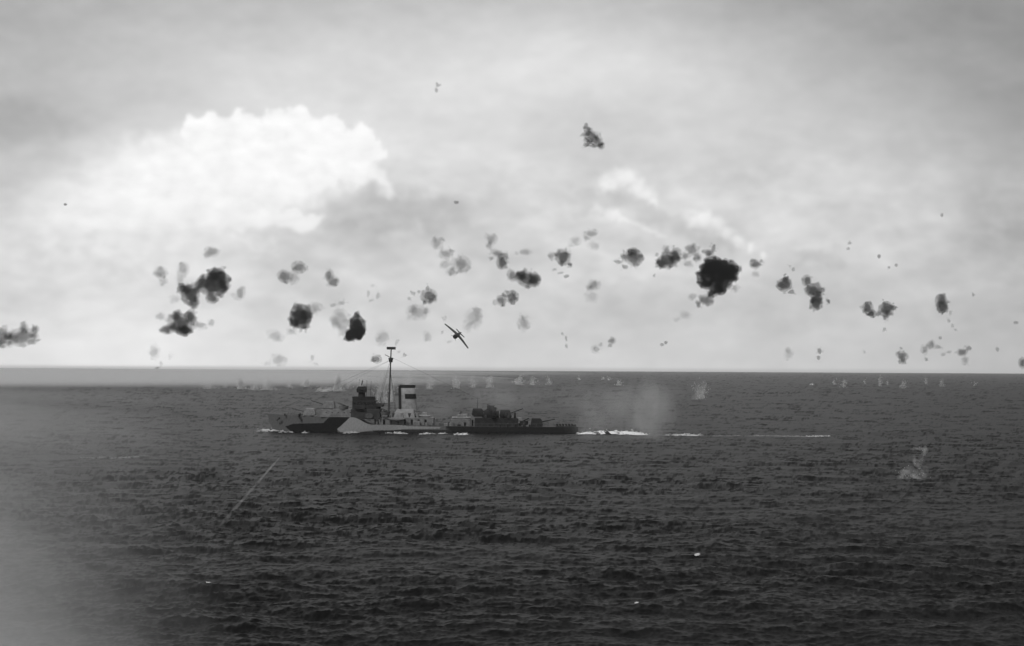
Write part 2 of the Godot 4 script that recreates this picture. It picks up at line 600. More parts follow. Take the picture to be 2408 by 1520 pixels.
	# the funnel, its dark leading pipe, cap and painted patch
	var fun := part("funnel", loft([oval(Vector3(0.6, 0, 0), 2.7, 1.7, 1, 28), oval(Vector3(0.3, 4.0, 0), 2.5, 1.6, 1, 28), oval(Vector3(0, 8.0, 0), 2.4, 1.5, 1, 28), oval(Vector3(0, 8.0, 0), 2.2, 1.3, 1, 28), oval(Vector3(0.1, 6.6, 0), 2.1, 1.25, 1, 28)], true, true), paint(0.27), ship, Vector3(-4.95, 7.4, 0))
	part("funnel_cap", loft([oval(Vector3(0, 7.35, 0), 2.5, 1.6, 1, 28), oval(Vector3(-0.1, 8.3, 0), 2.62, 1.7, 1, 28), oval(Vector3(-0.1, 8.3, 0), 2.3, 1.4, 1, 28), oval(Vector3(0, 7.4, 0), 2.3, 1.4, 1, 28)], false, true), paint(0.02), fun)
	part("steam_pipe", rod(Vector3(-2.55, -0.6, 0.5), Vector3(-2.75, 8.1, 0.5), 0.42, 0.36), paint(0.025), fun)
	part("steam_pipe", rod(Vector3(-2.75, -0.6, -0.4), Vector3(-2.95, 7.6, -0.4), 0.3, 0.3), paint(0.025), fun)
	var patch_a := []
	var patch_b := []
	for r in 2:
		for i in 13:
			var t := lerpf(-0.9, 2.0, i / 12.0)
			var y := 3.7 + r * 1.6
			var k := lerpf(2.64, 2.58, r)
			(patch_a if r == 0 else patch_b).append(Vector3(0.3 - r * 0.15 + cos(t) * k, y, sin(t) * (k - 0.9)))
	var pst := SurfaceTool.new()
	pst.begin(Mesh.PRIMITIVE_TRIANGLES)
	for i in 12:
		for v in [patch_a[i], patch_a[i + 1], patch_b[i], patch_a[i + 1], patch_b[i + 1], patch_b[i]]:
			pst.add_vertex(v)
	pst.generate_normals()
	part("painted_patch", pst.commit(), paint(0.02), fun)
	part("funnel_base", loft([quad(Vector3(0, 0, 0), 7.2, 6.0), quad(Vector3(0, 1.6, 0), 6.4, 5.4), quad(Vector3(0.4, 2.7, 0), 5.4, 4.2)]), paint(0.25), ship, Vector3(-6.0, 4.9, 0))
	for k in 4:
		part("ventilator", rod(Vector3(-9.6 + k * 2.7, 4.9, 2.6), Vector3(-9.6 + k * 2.7, 6.3, 2.6), 0.42, 0.5), grey([0.05, 0.2, 0.04, 0.18][k]), ship)
	for k in 7:
		part("doorway", block(0.75, 1.75, 0.05), paint(0.012), ship, Vector3(-12.6 + k * 2.3, 2.5, 3.31))
	# ship's boat in its davits
	var boat := part("whaleboat", loft([oval(Vector3(-3.2, 0.5, 0), 0.05, 0.06, 0, 12), oval(Vector3(-2.0, 0.15, 0), 0.5, 0.8, 0, 12), oval(Vector3(0, 0, 0), 0.7, 1.0, 0, 12), oval(Vector3(2.0, 0.15, 0), 0.5, 0.8, 0, 12), oval(Vector3(3.2, 0.5, 0), 0.05, 0.06, 0, 12)], true, true), paint(0.16), ship, Vector3(-8.2, 4.2, 4.6))
	for x in [-2.2, 2.2]:
		part("davit", rod(Vector3(x, -1.8, -0.4), Vector3(x, 1.5, 0.2), 0.1, 0.08, 6), paint(0.08), boat)
	# torpedo tubes
	for s in [51.5, 65.0]:
		var bank := Node3D.new()
		bank.name = "torpedo_tubes"
		bank.position = Vector3(s - 52.0, 4.9 if s < 60.0 else 4.4, 0)
		ship.add_child(bank, true)
		part("turntable", loft([oval(Vector3(0, -0.6, 0), 1.3, 1.3), oval(Vector3(0, 0.1, 0), 1.5, 1.5)]), paint(0.05), bank)
		for k in 4:
			part("tube", rod(Vector3(-3.1, 0.42, -1.2 + k * 0.8), Vector3(3.1, 0.42, -1.2 + k * 0.8), 0.37, 0.37), paint(0.26), bank)
		part("control_hut", block(1.6, 0.9, 1.8), paint(0.28), bank, Vector3(1.2, 0.75, 0))
	part("crane", rod(Vector3(3.4, 2.3, 3.4), Vector3(3.9, 5.6, 3.4), 0.16, 0.12, 6), paint(0.22), ship)
	part("ready_locker", block(2.2, 1.5, 1.2), paint(0.2), ship, Vector3(-1.8, 2.3, 4.0))
	for z in [-3.6, 3.6]:
		part("floater_net", block(1.8, 0.9, 0.9), paint(0.1), ship, Vector3(6.5, 2.2, z))
	deckhouse(ship, "tube_deckhouse", 61.5, 68.0, 2.1, 4.4, 5.6, 0.16)
	part("searchlight_platform", block(2.4, 1.5, 3.0), paint(0.22), ship, Vector3(12.9, 4.5, 0))
	var lamp := part("searchlight", rod(Vector3(12.6, 6.4, 0.3), Vector3(12.9, 6.6, 1.1), 0.5, 0.5), paint(0.2), ship)
	part("lamp_glass", rod(Vector3(12.9, 6.6, 1.1), Vector3(12.92, 6.61, 1.15), 0.45, 0.45), grey(0.05, 0.1), lamp)
	# the dark after part
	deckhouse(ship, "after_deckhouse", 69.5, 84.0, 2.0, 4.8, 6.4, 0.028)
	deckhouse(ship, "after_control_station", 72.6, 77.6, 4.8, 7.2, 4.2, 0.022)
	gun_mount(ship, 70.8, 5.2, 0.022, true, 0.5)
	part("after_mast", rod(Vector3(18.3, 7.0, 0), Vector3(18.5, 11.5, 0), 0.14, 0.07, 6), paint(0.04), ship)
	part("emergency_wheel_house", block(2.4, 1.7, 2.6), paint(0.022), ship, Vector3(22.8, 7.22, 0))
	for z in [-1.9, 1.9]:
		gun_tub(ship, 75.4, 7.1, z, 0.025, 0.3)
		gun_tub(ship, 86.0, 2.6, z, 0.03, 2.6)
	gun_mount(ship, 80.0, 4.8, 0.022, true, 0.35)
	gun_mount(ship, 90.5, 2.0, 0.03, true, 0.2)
	part("gun_tub_splinter_shield", block(1.4, 1.0, 1.6), paint(0.25), ship, Vector3(32.4, 4.2, 1.9))
	for k in 4:
		part("depth_charge_thrower", rod(Vector3(26.0 + k * 2.6, 2.1, 4.2), Vector3(26.0 + k * 2.6, 3.0, 4.8), 0.3, 0.3), paint(0.04), ship)
	for z in [-1.6, 1.6]:
		var rack := part("depth_charge_rack", block(6.0, 0.25, 1.1), paint(0.03), ship, Vector3(47.6, 1.9, z))
		for k in 6:
			part("depth_charge", rod(Vector3(-2.5 + k, 0.65, -0.4), Vector3(-2.5 + k, 0.65, 0.4), 0.36, 0.36), paint(0.02), rack)
	for z in [-0.5, 0.5]:
		part("smoke_generator", rod(Vector3(49.6, 2.0, z), Vector3(51.4, 2.4, z), 0.42, 0.42), paint(0.02), ship)
	part("flagstaff", rod(Vector3(51.6, 1.9, 0), Vector3(52.4, 5.4, 0), 0.05, 0.03, 6), paint(0.1), ship)
	for w in [[Vector3(-10.8, 24.0, 0.3), Vector3(-50.5, 6.2, 0.3)], [Vector3(-10.8, 24.0, -0.3), Vector3(-44.0, 6.0, -0.3)], [Vector3(-10.7, 25.0, 0.4), Vector3(18.4, 11.2, 0.3)], [Vector3(18.5, 11.3, 0), Vector3(50.0, 3.0, 0)], [Vector3(-10.9, 23.0, 3.6), Vector3(-15.0, 9.2, 3.0)], [Vector3(-10.9, 23.0, 2.4), Vector3(-14.4, 9.2, 2.6)], [Vector3(-10.9, 23.0, -3.6), Vector3(-15.0, 9.2, -3.0)]]:
		part("rigging_wire", rod(w[0], w[1], 0.025, 0.025, 4), grey(0.03), ship)
	rng.seed = 41
	for k in 46:
		# lockers, vents, reels and ready boxes about the decks
		var s := rng.randf_range(31.0, 95.0)
		if s > 43.5 and s < 50.0: continue
		var z := rng.randf_range(2.4, 3.7) * (1.0 if rng.randf() < 0.75 else -1.0)
		var y := deck_at(s) if s > 36.0 else 7.6
		if s > 69.0 and s < 84.0: y = 4.8
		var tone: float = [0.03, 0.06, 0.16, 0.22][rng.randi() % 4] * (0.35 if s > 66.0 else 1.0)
		if rng.randf() < 0.5:
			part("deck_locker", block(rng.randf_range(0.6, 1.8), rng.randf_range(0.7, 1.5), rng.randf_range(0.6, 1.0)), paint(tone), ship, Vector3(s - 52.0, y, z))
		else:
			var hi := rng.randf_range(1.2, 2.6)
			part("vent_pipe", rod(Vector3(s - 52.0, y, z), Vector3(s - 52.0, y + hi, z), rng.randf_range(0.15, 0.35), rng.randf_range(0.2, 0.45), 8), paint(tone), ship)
	for z in [-2.6, 2.6]:
		part("signal_mast", rod(Vector3(-14.0, 9.3, z), Vector3(-13.6, 13.2, z), 0.1, 0.06, 6), grey(0.03), ship)
		part("lookout_shield", block(1.6, 1.2, 1.2), paint(0.03), ship, Vector3(-22.4, 10.4, z))
	for x in [-21.6, -19.0, -17.6]:
		part("whip_antenna", rod(Vector3(x, 11.6, -1.5), Vector3(x + 0.2, 17.4, -1.6), 0.07, 0.04, 5), grey(0.03), ship)
	railing(ship, 3.0, 28.0)
	railing(ship, 40.0, 102.0)


# ---------------------------------------------------------------- foam, wake, airplane
# a lumpy ridge of broken white water along a line
func foam_ridge(line: PackedVector3Array, half_width: float, high: float, seed_at: float) -> ArrayMesh:
	var st := SurfaceTool.new()
	st.begin(Mesh.PRIMITIVE_TRIANGLES)
	st.set_smooth_group(0)
	var c := Curve3D.new()
	for p in line:
		c.add_point(p)
	var length := c.get_baked_length()
	var n := clampi(int(length / maxf(half_width * 0.35, 0.25)), 8, 160)
	var rows := []
	for k in n + 1:
		var f := float(k) / n
		var p := c.sample_baked(f * length)
		var q := c.sample_baked(minf(f * length + 0.1, length)) - c.sample_baked(maxf(f * length - 0.1, 0.0))
		var side := Vector3(-q.z, 0, q.x).normalized()
		var e := pow(sin(PI * clampf(f, 0.004, 0.996)), 0.55)
		var lump := 0.75 + 1.1 * rough.get_noise_2d(f * length * 0.9, seed_at)
		var row := []
		for i in 9:
			var g := i / 4.0 - 1.0
			var w := half_width * e * (1.0 + 0.5 * rough.get_noise_2d(f * length * 1.1, seed_at + 40.0 * signf(g)))
			var y := high * e * maxf(lump, 0.1) * (1.0 - g * g) * (0.8 + 1.3 * rough.get_noise_3d(f * length * 2.0, g * 6.0, seed_at)) - 0.06 * absf(g)
			var v := p + side * g * w
			v.y = water(v.x, v.z) + maxf(y, -0.1) + 0.1
			row.append(v)
		rows.append(row)
	for k in n:
		if half_width > 1.05 and rough.get_noise_2d(k * 1.7, seed_at + 9.0) < -0.22:
			continue  # the white breaks off here and there
		for i in 8:
			for v in [rows[k][i], rows[k + 1][i], rows[k][i + 1], rows[k + 1][i], rows[k + 1][i + 1], rows[k][i + 1]]:
				st.add_vertex(v)
	# flecks thrown off the ridge
	rng.seed = int(absf(seed_at) * 10.0) + 3
	for k in clampi(int(length * 5.0), 12, 160):
		var f := rng.randf()
		var e := pow(sin(PI * clampf(f, 0.02, 0.98)), 0.4)
		var p := c.sample_baked(f * length) + Vector3(rng.randfn(0.0, 0.3), 0, rng.randfn(0.0, 0.75)) * half_width * e
		var r := rng.randf_range(0.1, 0.32) * minf(half_width * 0.5, 1.0)
		p.y = water(p.x, p.z) + 0.1 + absf(rng.randfn(0.0, 0.5)) * high * e
		var ring := []
		for i in 5:
			var t := TAU * i / 5.0
			ring.append(p + Vector3(cos(t) * r * rng.randf_range(1.0, 2.2), rng.randf_range(-0.3, 0.3) * r, sin(t) * r))
		for i in 5:
			for v in [ring[i], ring[(i + 1) % 5], p + Vector3(0, r * 0.8, 0), ring[(i + 1) % 5], ring[i], p - Vector3(0, r * 0.5, 0)]:
				st.add_vertex(v)
	st.generate_normals()
	return st.commit()


func foam(label: String, called: String, readings: Array, half_width: float, high: float, tone := 0.75) -> void:
	var line := PackedVector3Array()
	var c := Vector3.ZERO
	for r in readings:
		var p := on_water(r[0], r[1])
		line.append(p)
		c += p / readings.size()
	c.y = 0.0
	var o := part(numbered(called), foam_ridge(line, half_width, high, c.x), grey(tone, 0.9), self)
	tag(o, label, "foam", "", "thing")


func build_wake() -> void:
	foam("thick white stern wave just behind the destroyer", "stern_wake", [[1358, 1022], [1400, 1021.5], [1450, 1021], [1490, 1022], [1522, 1023]], 4.5, 1.3, 0.7)
	foam("thinner white wake streak a short way behind the stern wave", "wake_streak", [[1565, 1024.5], [1600, 1024], [1650, 1025]], 3.0, 0.4, 0.42)
	foam("thin continuous pale line of the wake running out to the right", "wake_line", [[1500, 1025], [1650, 1026], [1800, 1027], [1960, 1029]], 1.0, 0.14, 0.16)
	foam("faint far tail of the wake at the right, broken into flecks", "wake_streak", [[1770, 1026], [1830, 1026], [1900, 1027]], 1.8, 0.16, 0.22)
	foam("short bright fleck at the far right end of the wake", "wake_streak", [[1895, 1028], [1925, 1028], [1952, 1028]], 2.0, 0.25, 0.4)
	foam("pale bow wave spreading ahead of the destroyer's stem", "bow_wave", [[612, 1016], [634, 1015], [655, 1015]], 5.0, 0.7, 0.4)
	foam("white curl of water under the destroyer's dark bow", "bow_wave", [[656, 1018], [668, 1017], [690, 1017.5]], 1.6, 0.6, 0.3)
	foam("small white breaker on the dark forward hull side", "hull_foam", [[708, 1018], [716, 1018], [724, 1018]], 1.2, 0.5, 0.28)
	foam("pale wash below the light camouflage triangle", "hull_foam", [[808, 1021.5], [826, 1020], [845, 1020.5]], 1.5, 0.6, 0.28)
	foam("white wash along the waterline below the funnel", "hull_foam", [[905, 1020], [935, 1020], [960, 1021]], 1.6, 0.5, 0.36)
	foam("thin white wash just behind the funnel's waterline", "hull_foam", [[985, 1022], [1010, 1022], [1022, 1022.5]], 1.4, 0.4, 0.36)
	foam("little white breaker amidships between two washes", "hull_foam", [[1030, 1022.5], [1038, 1022.5], [1050, 1022.5]], 1.4, 0.35, 0.36)
	foam("bright oval of foam off the destroyer's after funnel side", "hull_foam", [[1068, 1024.5], [1084, 1024], [1101, 1024.5]], 1.8, 0.65, 0.6)
	foam("white fleck of spray at the destroyer's stern", "hull_foam", [[1335, 1018.5], [1344, 1018], [1353, 1018.5]], 1.4, 0.8, 0.4)
	foam("faint pale foam line on the water at the left edge", "foam_line", [[180, 1077], [250, 1077.5], [310, 1077], [352, 1073]], 1.6, 0.14, 0.16)
	var foot := on_water(522, 1240)
	var o := thing("smoke_trail", "thin faint straight trail slanting down and left below the destroyer's bow", "smoke trail", foot)
	var top := on_water(655, 1084)
	for k in 9:
		var p := foot.lerp(top, k / 9.0) + Vector3(0, 0.5, 0)
		var q := foot.lerp(top, (k + 1.0) / 9.0) + Vector3(0, 0.5, 0)
		var w := 0.55 + 0.12 * sin(k * 2.1)
		var f := puff("trail_smoke", o, (p + q) * 0.5 - foot, Vector3(w, 0.5, p.distance_to(q) * 1.5), 0.032 + 0.008 * sin(k * 1.3), 0.97)
		f.basis = Basis.looking_at(q - p)


func build_airplane() -> void:
	var p := thing("airplane", "small dark airplane banking steeply over the sea right of the mast", "airplane", at(1076, 788, 640.0))
	# rolled past the vertical: nose towards the camera and to the lower left
	var nose := Vector3(-0.27, -0.24, 1.0).normalized()
	var span := Vector3(-0.70, 0.714, 0.0)
	span = (span - nose * span.dot(nose)).normalized()
	p.basis = Basis(span, nose.cross(span).normalized(), nose)  # x along the right-hand wing, z along the nose
	var dark := grey(0.02, 0.6)
	part("fuselage", loft([oval(Vector3(0, 0, 3.3), 0.55, 0.55, 2), oval(Vector3(0, 0, 3.0), 0.85, 0.85, 2), oval(Vector3(0, 0.05, 0.6), 0.85, 1.0, 2), oval(Vector3(0, 0.1, -1.6), 0.62, 0.8, 2), oval(Vector3(0, 0.2, -5.2), 0.2, 0.32, 2)], true, true), dark, p)
	part("engine_cowl", loft([oval(Vector3(0, 0, 2.7), 0.95, 0.95, 2), oval(Vector3(0, 0, 3.6), 0.92, 0.92, 2), oval(Vector3(0, 0, 3.75), 0.7, 0.7, 2)], true, true), grey(0.012, 0.6), p)
	part("canopy", loft([oval(Vector3(0, 0.75, 1.3), 0.3, 0.1, 2), oval(Vector3(0, 0.95, 0.6), 0.45, 0.5, 2), oval(Vector3(0, 0.85, -1.4), 0.3, 0.3, 2)], true, true), grey(0.01, 0.2), p)
	for s in [-1.0, 1.0]:
		var w := []
		for k in [[0.3, 1.35, 2.7, 0.30, -0.3], [3.2, 1.2, 2.2, 0.24, 0.05], [6.9, 0.7, 1.2, 0.13, 0.75]]:
			w.append(wing_ring(s * k[0], k[4], k[1] - 0.9, k[2], k[3]))
		part("wing", loft(w, true, true), grey(0.03, 0.6), p)
		part("tailplane", loft([wing_ring(s * 0.15, 0.3, -4.2, 1.4, 0.12), wing_ring(s * 2.4, 0.3, -4.6, 0.8, 0.06)], true, true), grey(0.03, 0.6), p)
	part("tail_fin", loft([[Vector3(-0.08, 0.3, -3.6), Vector3(0.08, 0.3, -3.6), Vector3(0.08, 0.3, -5.2), Vector3(-0.08, 0.3, -5.2)], [Vector3(-0.04, 1.9, -4.5), Vector3(0.04, 1.9, -4.5), Vector3(0.04, 1.9, -5.4), Vector3(-0.04, 1.9, -5.4)]]), dark, p)
	for k in 3:
		var t := TAU * k / 3.0 + 0.4
		part("propeller_blade", rod(Vector3(0, 0, 3.85), Vector3(cos(t) * 1.7, sin(t) * 1.7, 3.85), 0.12, 0.05, 6), grey(0.02), p)


func wing_ring(x: float, y: float, z: float, chord: float, thick: float) -> Array:
	var out := []
	for i in 14:
		var t := TAU * i / 14.0
		out.append(Vector3(x, y + sin(t) * thick * (0.65 + 0.35 * cos(t)), z + cos(t) * chord * 0.5))
	return out


# ---------------------------------------------------------------- anti-aircraft bursts
# One burst: how thick its smoke is (depth of extinction through the heart of a lobe) and its lobes as read
# from the photograph: [x, y, half width, half height, thickness against the burst's own]
func burst(thick: float, label: String, lobes: Array, depth := 0.0) -> void:
	var lo := Vector2(1e6, 1e6)
	var hi := -lo
	for l in lobes:
		lo = lo.min(Vector2(l[0] - l[2], l[1] - l[3]))
		hi = hi.max(Vector2(l[0] + l[2], l[1] + l[3]))
	var wide := (hi - lo).x * 0.5 + (hi - lo).y * 0.5
	if depth == 0.0:
		depth = clampf(66000.0 / wide, 800.0, 3200.0)
	var mid := (lo + hi) * 0.5
	var base := at(mid.x, mid.y, depth)
	var o := thing("flak_burst", label, "smoke burst", base, "anti-aircraft bursts in the sky")
	rng.seed = int(mid.x * 31.0 + mid.y * 7.0)
	for l in lobes:
		var m := depth / LENS
		var share: float = l[4] if l.size() > 4 else 1.0
		var r := minf(l[2], l[3])
		var deep: float = (l[2] + l[3]) * 0.5
		var c: Vector3 = at(l[0], l[1], depth) - base + cam.basis.z * rng.randf_range(-0.4, 0.4) * deep * m
		var density: float = 1.15 * thick * share / (1.7 * deep * m)
		var extra := clampi(int(r * 1.1), 3, 34) if r > 4.5 else 0
		var core := 0.66 if extra else 1.1
		puff("smoke_lobe", o, c, Vector3(l[2], l[3], deep) * 2.0 * m * core, density, 0.04, rng.randf_range(-0.3, 0.3))
		if r > 8.0:
			puff("smoke_fringe", o, c + cam.basis.x * rng.randf_range(-0.2, 0.2) * l[2] * m, Vector3(l[2], l[3], deep) * 2.15 * m, density * 0.38, 0.04, rng.randf_range(-0.5, 0.5))
		# torn fragments round the lobe's edge
		for k in extra:
			var t := rng.randf() * TAU
			var q := rng.randf_range(0.55, 1.2)
			var e := rng.randf_range(0.2, 0.52) * r * m * (1.5 - 0.75 * q)
			var off: Vector3 = cam.basis.x * cos(t) * l[2] * q * m + cam.basis.y * sin(t) * l[3] * q * m + cam.basis.z * rng.randf_range(-0.6, 0.6) * deep * m
			var f := puff("smoke_shred", o, c + off, Vector3(e * rng.randf_range(0.7, 1.4), e * rng.randf_range(0.7, 1.4), e) * 1.5, density * rng.randf_range(0.35, 1.2), 0.04)
			f.shape = RenderingServer.FOG_VOLUME_SHAPE_BOX
			f.rotation = Vector3(rng.randf() * TAU, rng.randf() * TAU, rng.randf() * TAU)


func build_bursts() -> void:
	# the left-hand cluster
	burst(2.4, "large ragged dark burst, biggest of the cluster on the left", [[502, 670, 37, 26], [522, 650, 12, 20], [500, 646, 14, 16], [497, 702, 16, 12, 0.5]])
	burst(2.0, "dark grey burst touching the lower left of the big ragged one", [[450, 693, 21, 24], [428, 680, 12, 14, 0.7], [456, 718, 10, 10, 0.6]])
	burst(1.7, "wide grey burst with a pointed left end, lowest of the left cluster", [[426, 762, 30, 24], [390, 775, 18, 12, 0.8], [432, 778, 20, 12], [448, 746, 12, 18], [415, 742, 12, 14, 0.8]])
	burst(0.45, "pale puff at the upper left corner of the left cluster", [[376, 640, 17, 14], [384, 660, 10, 14, 0.6]])
	burst(0.45, "pale puff above the gap in the left cluster", [[430, 632, 14, 16], [424, 655, 10, 14, 0.6]])
	burst(0.6, "soft grey puff alone above the big ragged dark burst", [[498, 592, 18, 12], [486, 600, 10, 9, 0.7]])
	burst(0.55, "pale upright puff just right of the big ragged dark burst", [[564, 690, 11, 19], [548, 694, 8, 10, 0.5]])
	burst(0.25, "very faint wisp between the two lower bursts of the left cluster", [[412, 704, 15, 10]])
	burst(0.35, "faint wisps trailing right from the pointed grey burst", [[470, 765, 20, 9, 1.2], [497, 760, 9, 10], [378, 745, 12, 10]])
	burst(0.32, "faint pale puff low over the horizon at the left", [[361, 828, 13, 18], [400, 838, 10, 8, 0.6]])
	burst(0.6, "tiny dark wisp touching the horizon at the left", [[368, 866, 8, 5], [378, 855, 7, 8, 0.5]], 2600.0)
	burst(1.05, "ragged grey burst cut off by the picture's left edge", [[48, 793, 36, 22], [6, 796, 22, 22], [82, 774, 9, 10, 0.8], [55, 770, 10, 14, 0.7], [88, 801, 8, 6, 0.6]])
	burst(0.85, "forked grey burst of two clumps above the round dark one", [[670, 650, 19, 15], [704, 629, 18, 14], [690, 655, 14, 14, 0.4]])
	burst(0.9, "grey slanting burst right of the forked two-clump one", [[772, 648, 11, 14], [784, 662, 14, 13]])
	burst(2.8, "round dark burst with a pale plume on its upper right", [[707, 744, 25, 29], [718, 772, 10, 8, 0.3], [739, 725, 18, 14, 0.16]])
	burst(0.3, "faint wisp below and left of the round dark burst", [[646, 790, 22, 14], [685, 780, 12, 9]])
	burst(0.5, "small flat grey puff above the upright black burst", [[784, 718, 12, 7], [803, 713, 13, 8]])
	burst(0.38, "large pale puff hugging the left of the upright black burst", [[801, 750, 22, 24], [808, 775, 14, 16, 0.7]])
	burst(3.6, "upright black burst left of the ship's mast", [[840, 766, 18, 25], [821, 793, 14, 10], [834, 782, 18, 18]])
	burst(0.3, "faint smudge over the horizon above the ship's bow", [[654, 847, 20, 14], [630, 855, 14, 8, 0.6]])
	burst(0.45, "small faint smudge over the horizon above the gun turrets", [[734, 842, 8, 11], [742, 856, 10, 5, 0.6]])
	# above the mast and the airplane
	burst(0.42, "pale topmost puff of the chain above the airplane", [[1028, 572, 14, 14], [1038, 562, 8, 8, 0.8]])
	burst(0.6, "grey puff in the middle of the chain above the airplane", [[1049, 598, 17, 12], [1060, 590, 8, 8]])
	burst(0.7, "larger grey puff at the right end of the chain above the airplane", [[1084, 621, 20, 19], [1062, 640, 14, 10, 0.7], [1048, 622, 14, 12, 0.4]])
	burst(0.4, "pale ring-shaped puff left of the lone hooked burst", [[866, 690, 6, 14], [888, 696, 7, 14], [872, 707, 9, 5], [876, 672, 9, 6, 0.6]])
	burst(1.1, "grey burst with a hooked tail on its left", [[1010, 696, 20, 17], [1006, 678, 7, 10, 0.6], [972, 690, 9, 7, 0.5], [962, 703, 7, 6, 0.4], [985, 686, 7, 6, 0.5]])
	burst(0.38, "large pale puff directly below the hooked burst", [[982, 735, 26, 18], [972, 728, 10, 12], [1002, 732, 9, 9]])
	burst(0.35, "pale tall wispy puff to the right of the airplane", [[1113, 748, 20, 24, 0.8], [1122, 732, 12, 10], [1100, 768, 12, 14, 0.7]])
	burst(0.3, "faint puff above the ship's masthead", [[900, 793, 16, 18], [888, 800, 8, 9]])
	burst(0.85, "small soft grey burst low beside the ship's mast", [[885, 845, 12, 11], [878, 849, 7, 6]])
	burst(0.35, "faint smoke wisps just right of the ship's masthead", [[932, 806, 7, 12], [938, 828, 6, 6], [950, 836, 6, 6, 1.4]])
	burst(0.3, "faint patch left below the airplane", [[1005, 792, 10, 14], [1040, 782, 5, 5, 1.6], [1056, 804, 8, 5], [1045, 748, 10, 8, 0.7]])
	# the middle
	burst(0.5, "pale crown of the stacked smoke column near the centre", [[1155, 563, 14, 13], [1150, 578, 9, 9, 0.8]])
	burst(1.3, "dark-footed grey burst at the base of the stacked column", [[1181, 617, 13, 18], [1172, 597, 20, 9, 0.6], [1156, 608, 8, 7, 0.5], [1190, 600, 8, 8, 0.6]])
	burst(1.5, "wide grey burst like a fish with its tail to the left", [[1240, 656, 28, 19], [1256, 660, 14, 15], [1204, 648, 11, 16, 0.6], [1222, 650, 12, 11, 0.8]])
	burst(0.4, "small pale puff above the fish-shaped burst", [[1236, 593, 14, 9], [1214, 596, 6, 6, 0.6]])
	burst(1.2, "grey burst of two joined clumps beneath the fish-shaped one", [[1203, 699, 15, 16], [1178, 707, 13, 13, 0.8], [1186, 695, 9, 7], [1163, 714, 8, 8, 0.4]])
	burst(1.6, "compact dark grey burst upper right of the fish-shaped one", [[1325, 605, 17, 20], [1340, 622, 9, 7], [1296, 602, 9, 11, 0.3]])
	burst(0.5, "thin slanting grey streak below the compact dark burst", [[1304, 634, 9, 5], [1318, 642, 12, 5], [1332, 650, 7, 4]])
	burst(0.5, "pale lone puff in clear sky below the two joined clumps", [[1233, 761, 15, 16], [1228, 745, 7, 8, 0.7]])
	burst(0.6, "thin upright grey wisp over the ship's after guns", [[1322, 785, 5, 6], [1331, 795, 5, 8], [1332, 814, 5, 7]])
	burst(0.55, "pale grey puff with a faint foot in the centre right", [[1396, 670, 16, 12], [1384, 678, 9, 8], [1392, 698, 18, 14, 0.35]])
	burst(0.5, "thin dark-topped wisp above the centre right pale puffs", [[1390, 550, 18, 10], [1378, 560, 9, 8], [1396, 578, 14, 12, 0.5]])
	burst(0.32, "faint puff left of the dark-topped wisp", [[1353, 567, 15, 11], [1340, 578, 9, 7, 0.7]])
	burst(0.35, "faint puff low in the sky to the left of the small grey spot", [[1402, 822, 11, 10], [1412, 812, 8, 7]])
	burst(0.75, "small grey spot low over the sea in the centre right", [[1440, 802, 9, 9], [1434, 812, 6, 6]])
	# the right
	burst(1.2, "grey burst with a pointed arm reaching left", [[1488, 606, 22, 20], [1490, 594, 14, 12], [1454, 616, 13, 8, 0.7], [1507, 602, 10, 7], [1470, 628, 12, 8, 0.6]])
	burst(1.55, "dense grey burst like a mitten left of the black one", [[1570, 611, 26, 18], [1588, 600, 13, 18], [1556, 620, 14, 12], [1568, 590, 9, 14, 0.4]])
	burst(0.7, "pale ragged smoke between the mitten burst and the black one", [[1628, 588, 16, 14], [1612, 602, 11, 9], [1640, 605, 10, 10], [1618, 620, 14, 9, 0.5]])
	burst(1.1, "grey horn-shaped burst above the black one", [[1668, 596, 11, 9], [1678, 585, 8, 16], [1655, 592, 8, 7, 0.7]])
	burst(3.4, "huge black burst, darkest and largest in the sky", [[1688, 646, 38, 32], [1679, 622, 22, 18], [1715, 636, 22, 22], [1666, 634, 20, 16], [1662, 668, 20, 11], [1690, 682, 18, 12], [1726, 655, 11, 9, 0.5], [1672, 691, 10, 10, 0.6]])
	burst(1.1, "grey tail hanging below the huge black burst", [[1660, 706, 18, 13], [1643, 717, 8, 12], [1630, 698, 11, 9, 0.3]])
	burst(0.4, "small pale puff off the black burst's lower right", [[1728, 678, 10, 9]])
	burst(1.1, "small square grey burst right of the huge black one", [[1778, 622, 14, 11], [1790, 614, 7, 7, 0.7], [1768, 614, 7, 7, 0.7], [1777, 645, 10, 9, 0.25]])
	burst(1.6, "compact dark grey burst of knobs, right of the square one", [[1846, 670, 18, 16], [1847, 655, 8, 9], [1861, 687, 10, 8, 0.6]])
	burst(1.7, "long dark burst slanting down to the right in knobs", [[1899, 660, 11, 14, 0.7], [1913, 684, 17, 17], [1936, 682, 8, 10, 0.7], [1918, 716, 15, 14], [1922, 702, 12, 10, 0.8], [1948, 708, 7, 7, 0.7]])
	burst(0.35, "tiny faint wisp above the compact knobbed burst", [[1858, 626, 5, 5], [1866, 634, 4, 5]])
	burst(1.4, "dark burst of two wings joined by a thin bridge", [[2041, 725, 13, 15], [2050, 738, 10, 10], [2066, 739, 10, 8, 0.7], [2084, 729, 18, 16], [2102, 724, 8, 10], [2080, 714, 8, 8, 0.8], [2081, 749, 7, 8, 0.7]])
	burst(0.6, "tiny drop below the two-winged burst", [[2079, 775, 6, 9]], 2000.0)
	burst(1.5, "compact upright dark burst near the right edge", [[2214, 708, 14, 16], [2218, 722, 13, 15]])
	burst(0.4, "pale zigzag thread below the upright burst at the right", [[2236, 736, 6, 10], [2232, 755, 6, 8], [2240, 768, 7, 6], [2247, 776, 5, 5]])
	burst(1.0, "small dark sliver low over the sea right of the stern", [[1927, 826, 8, 11], [1925, 842, 6, 8]])
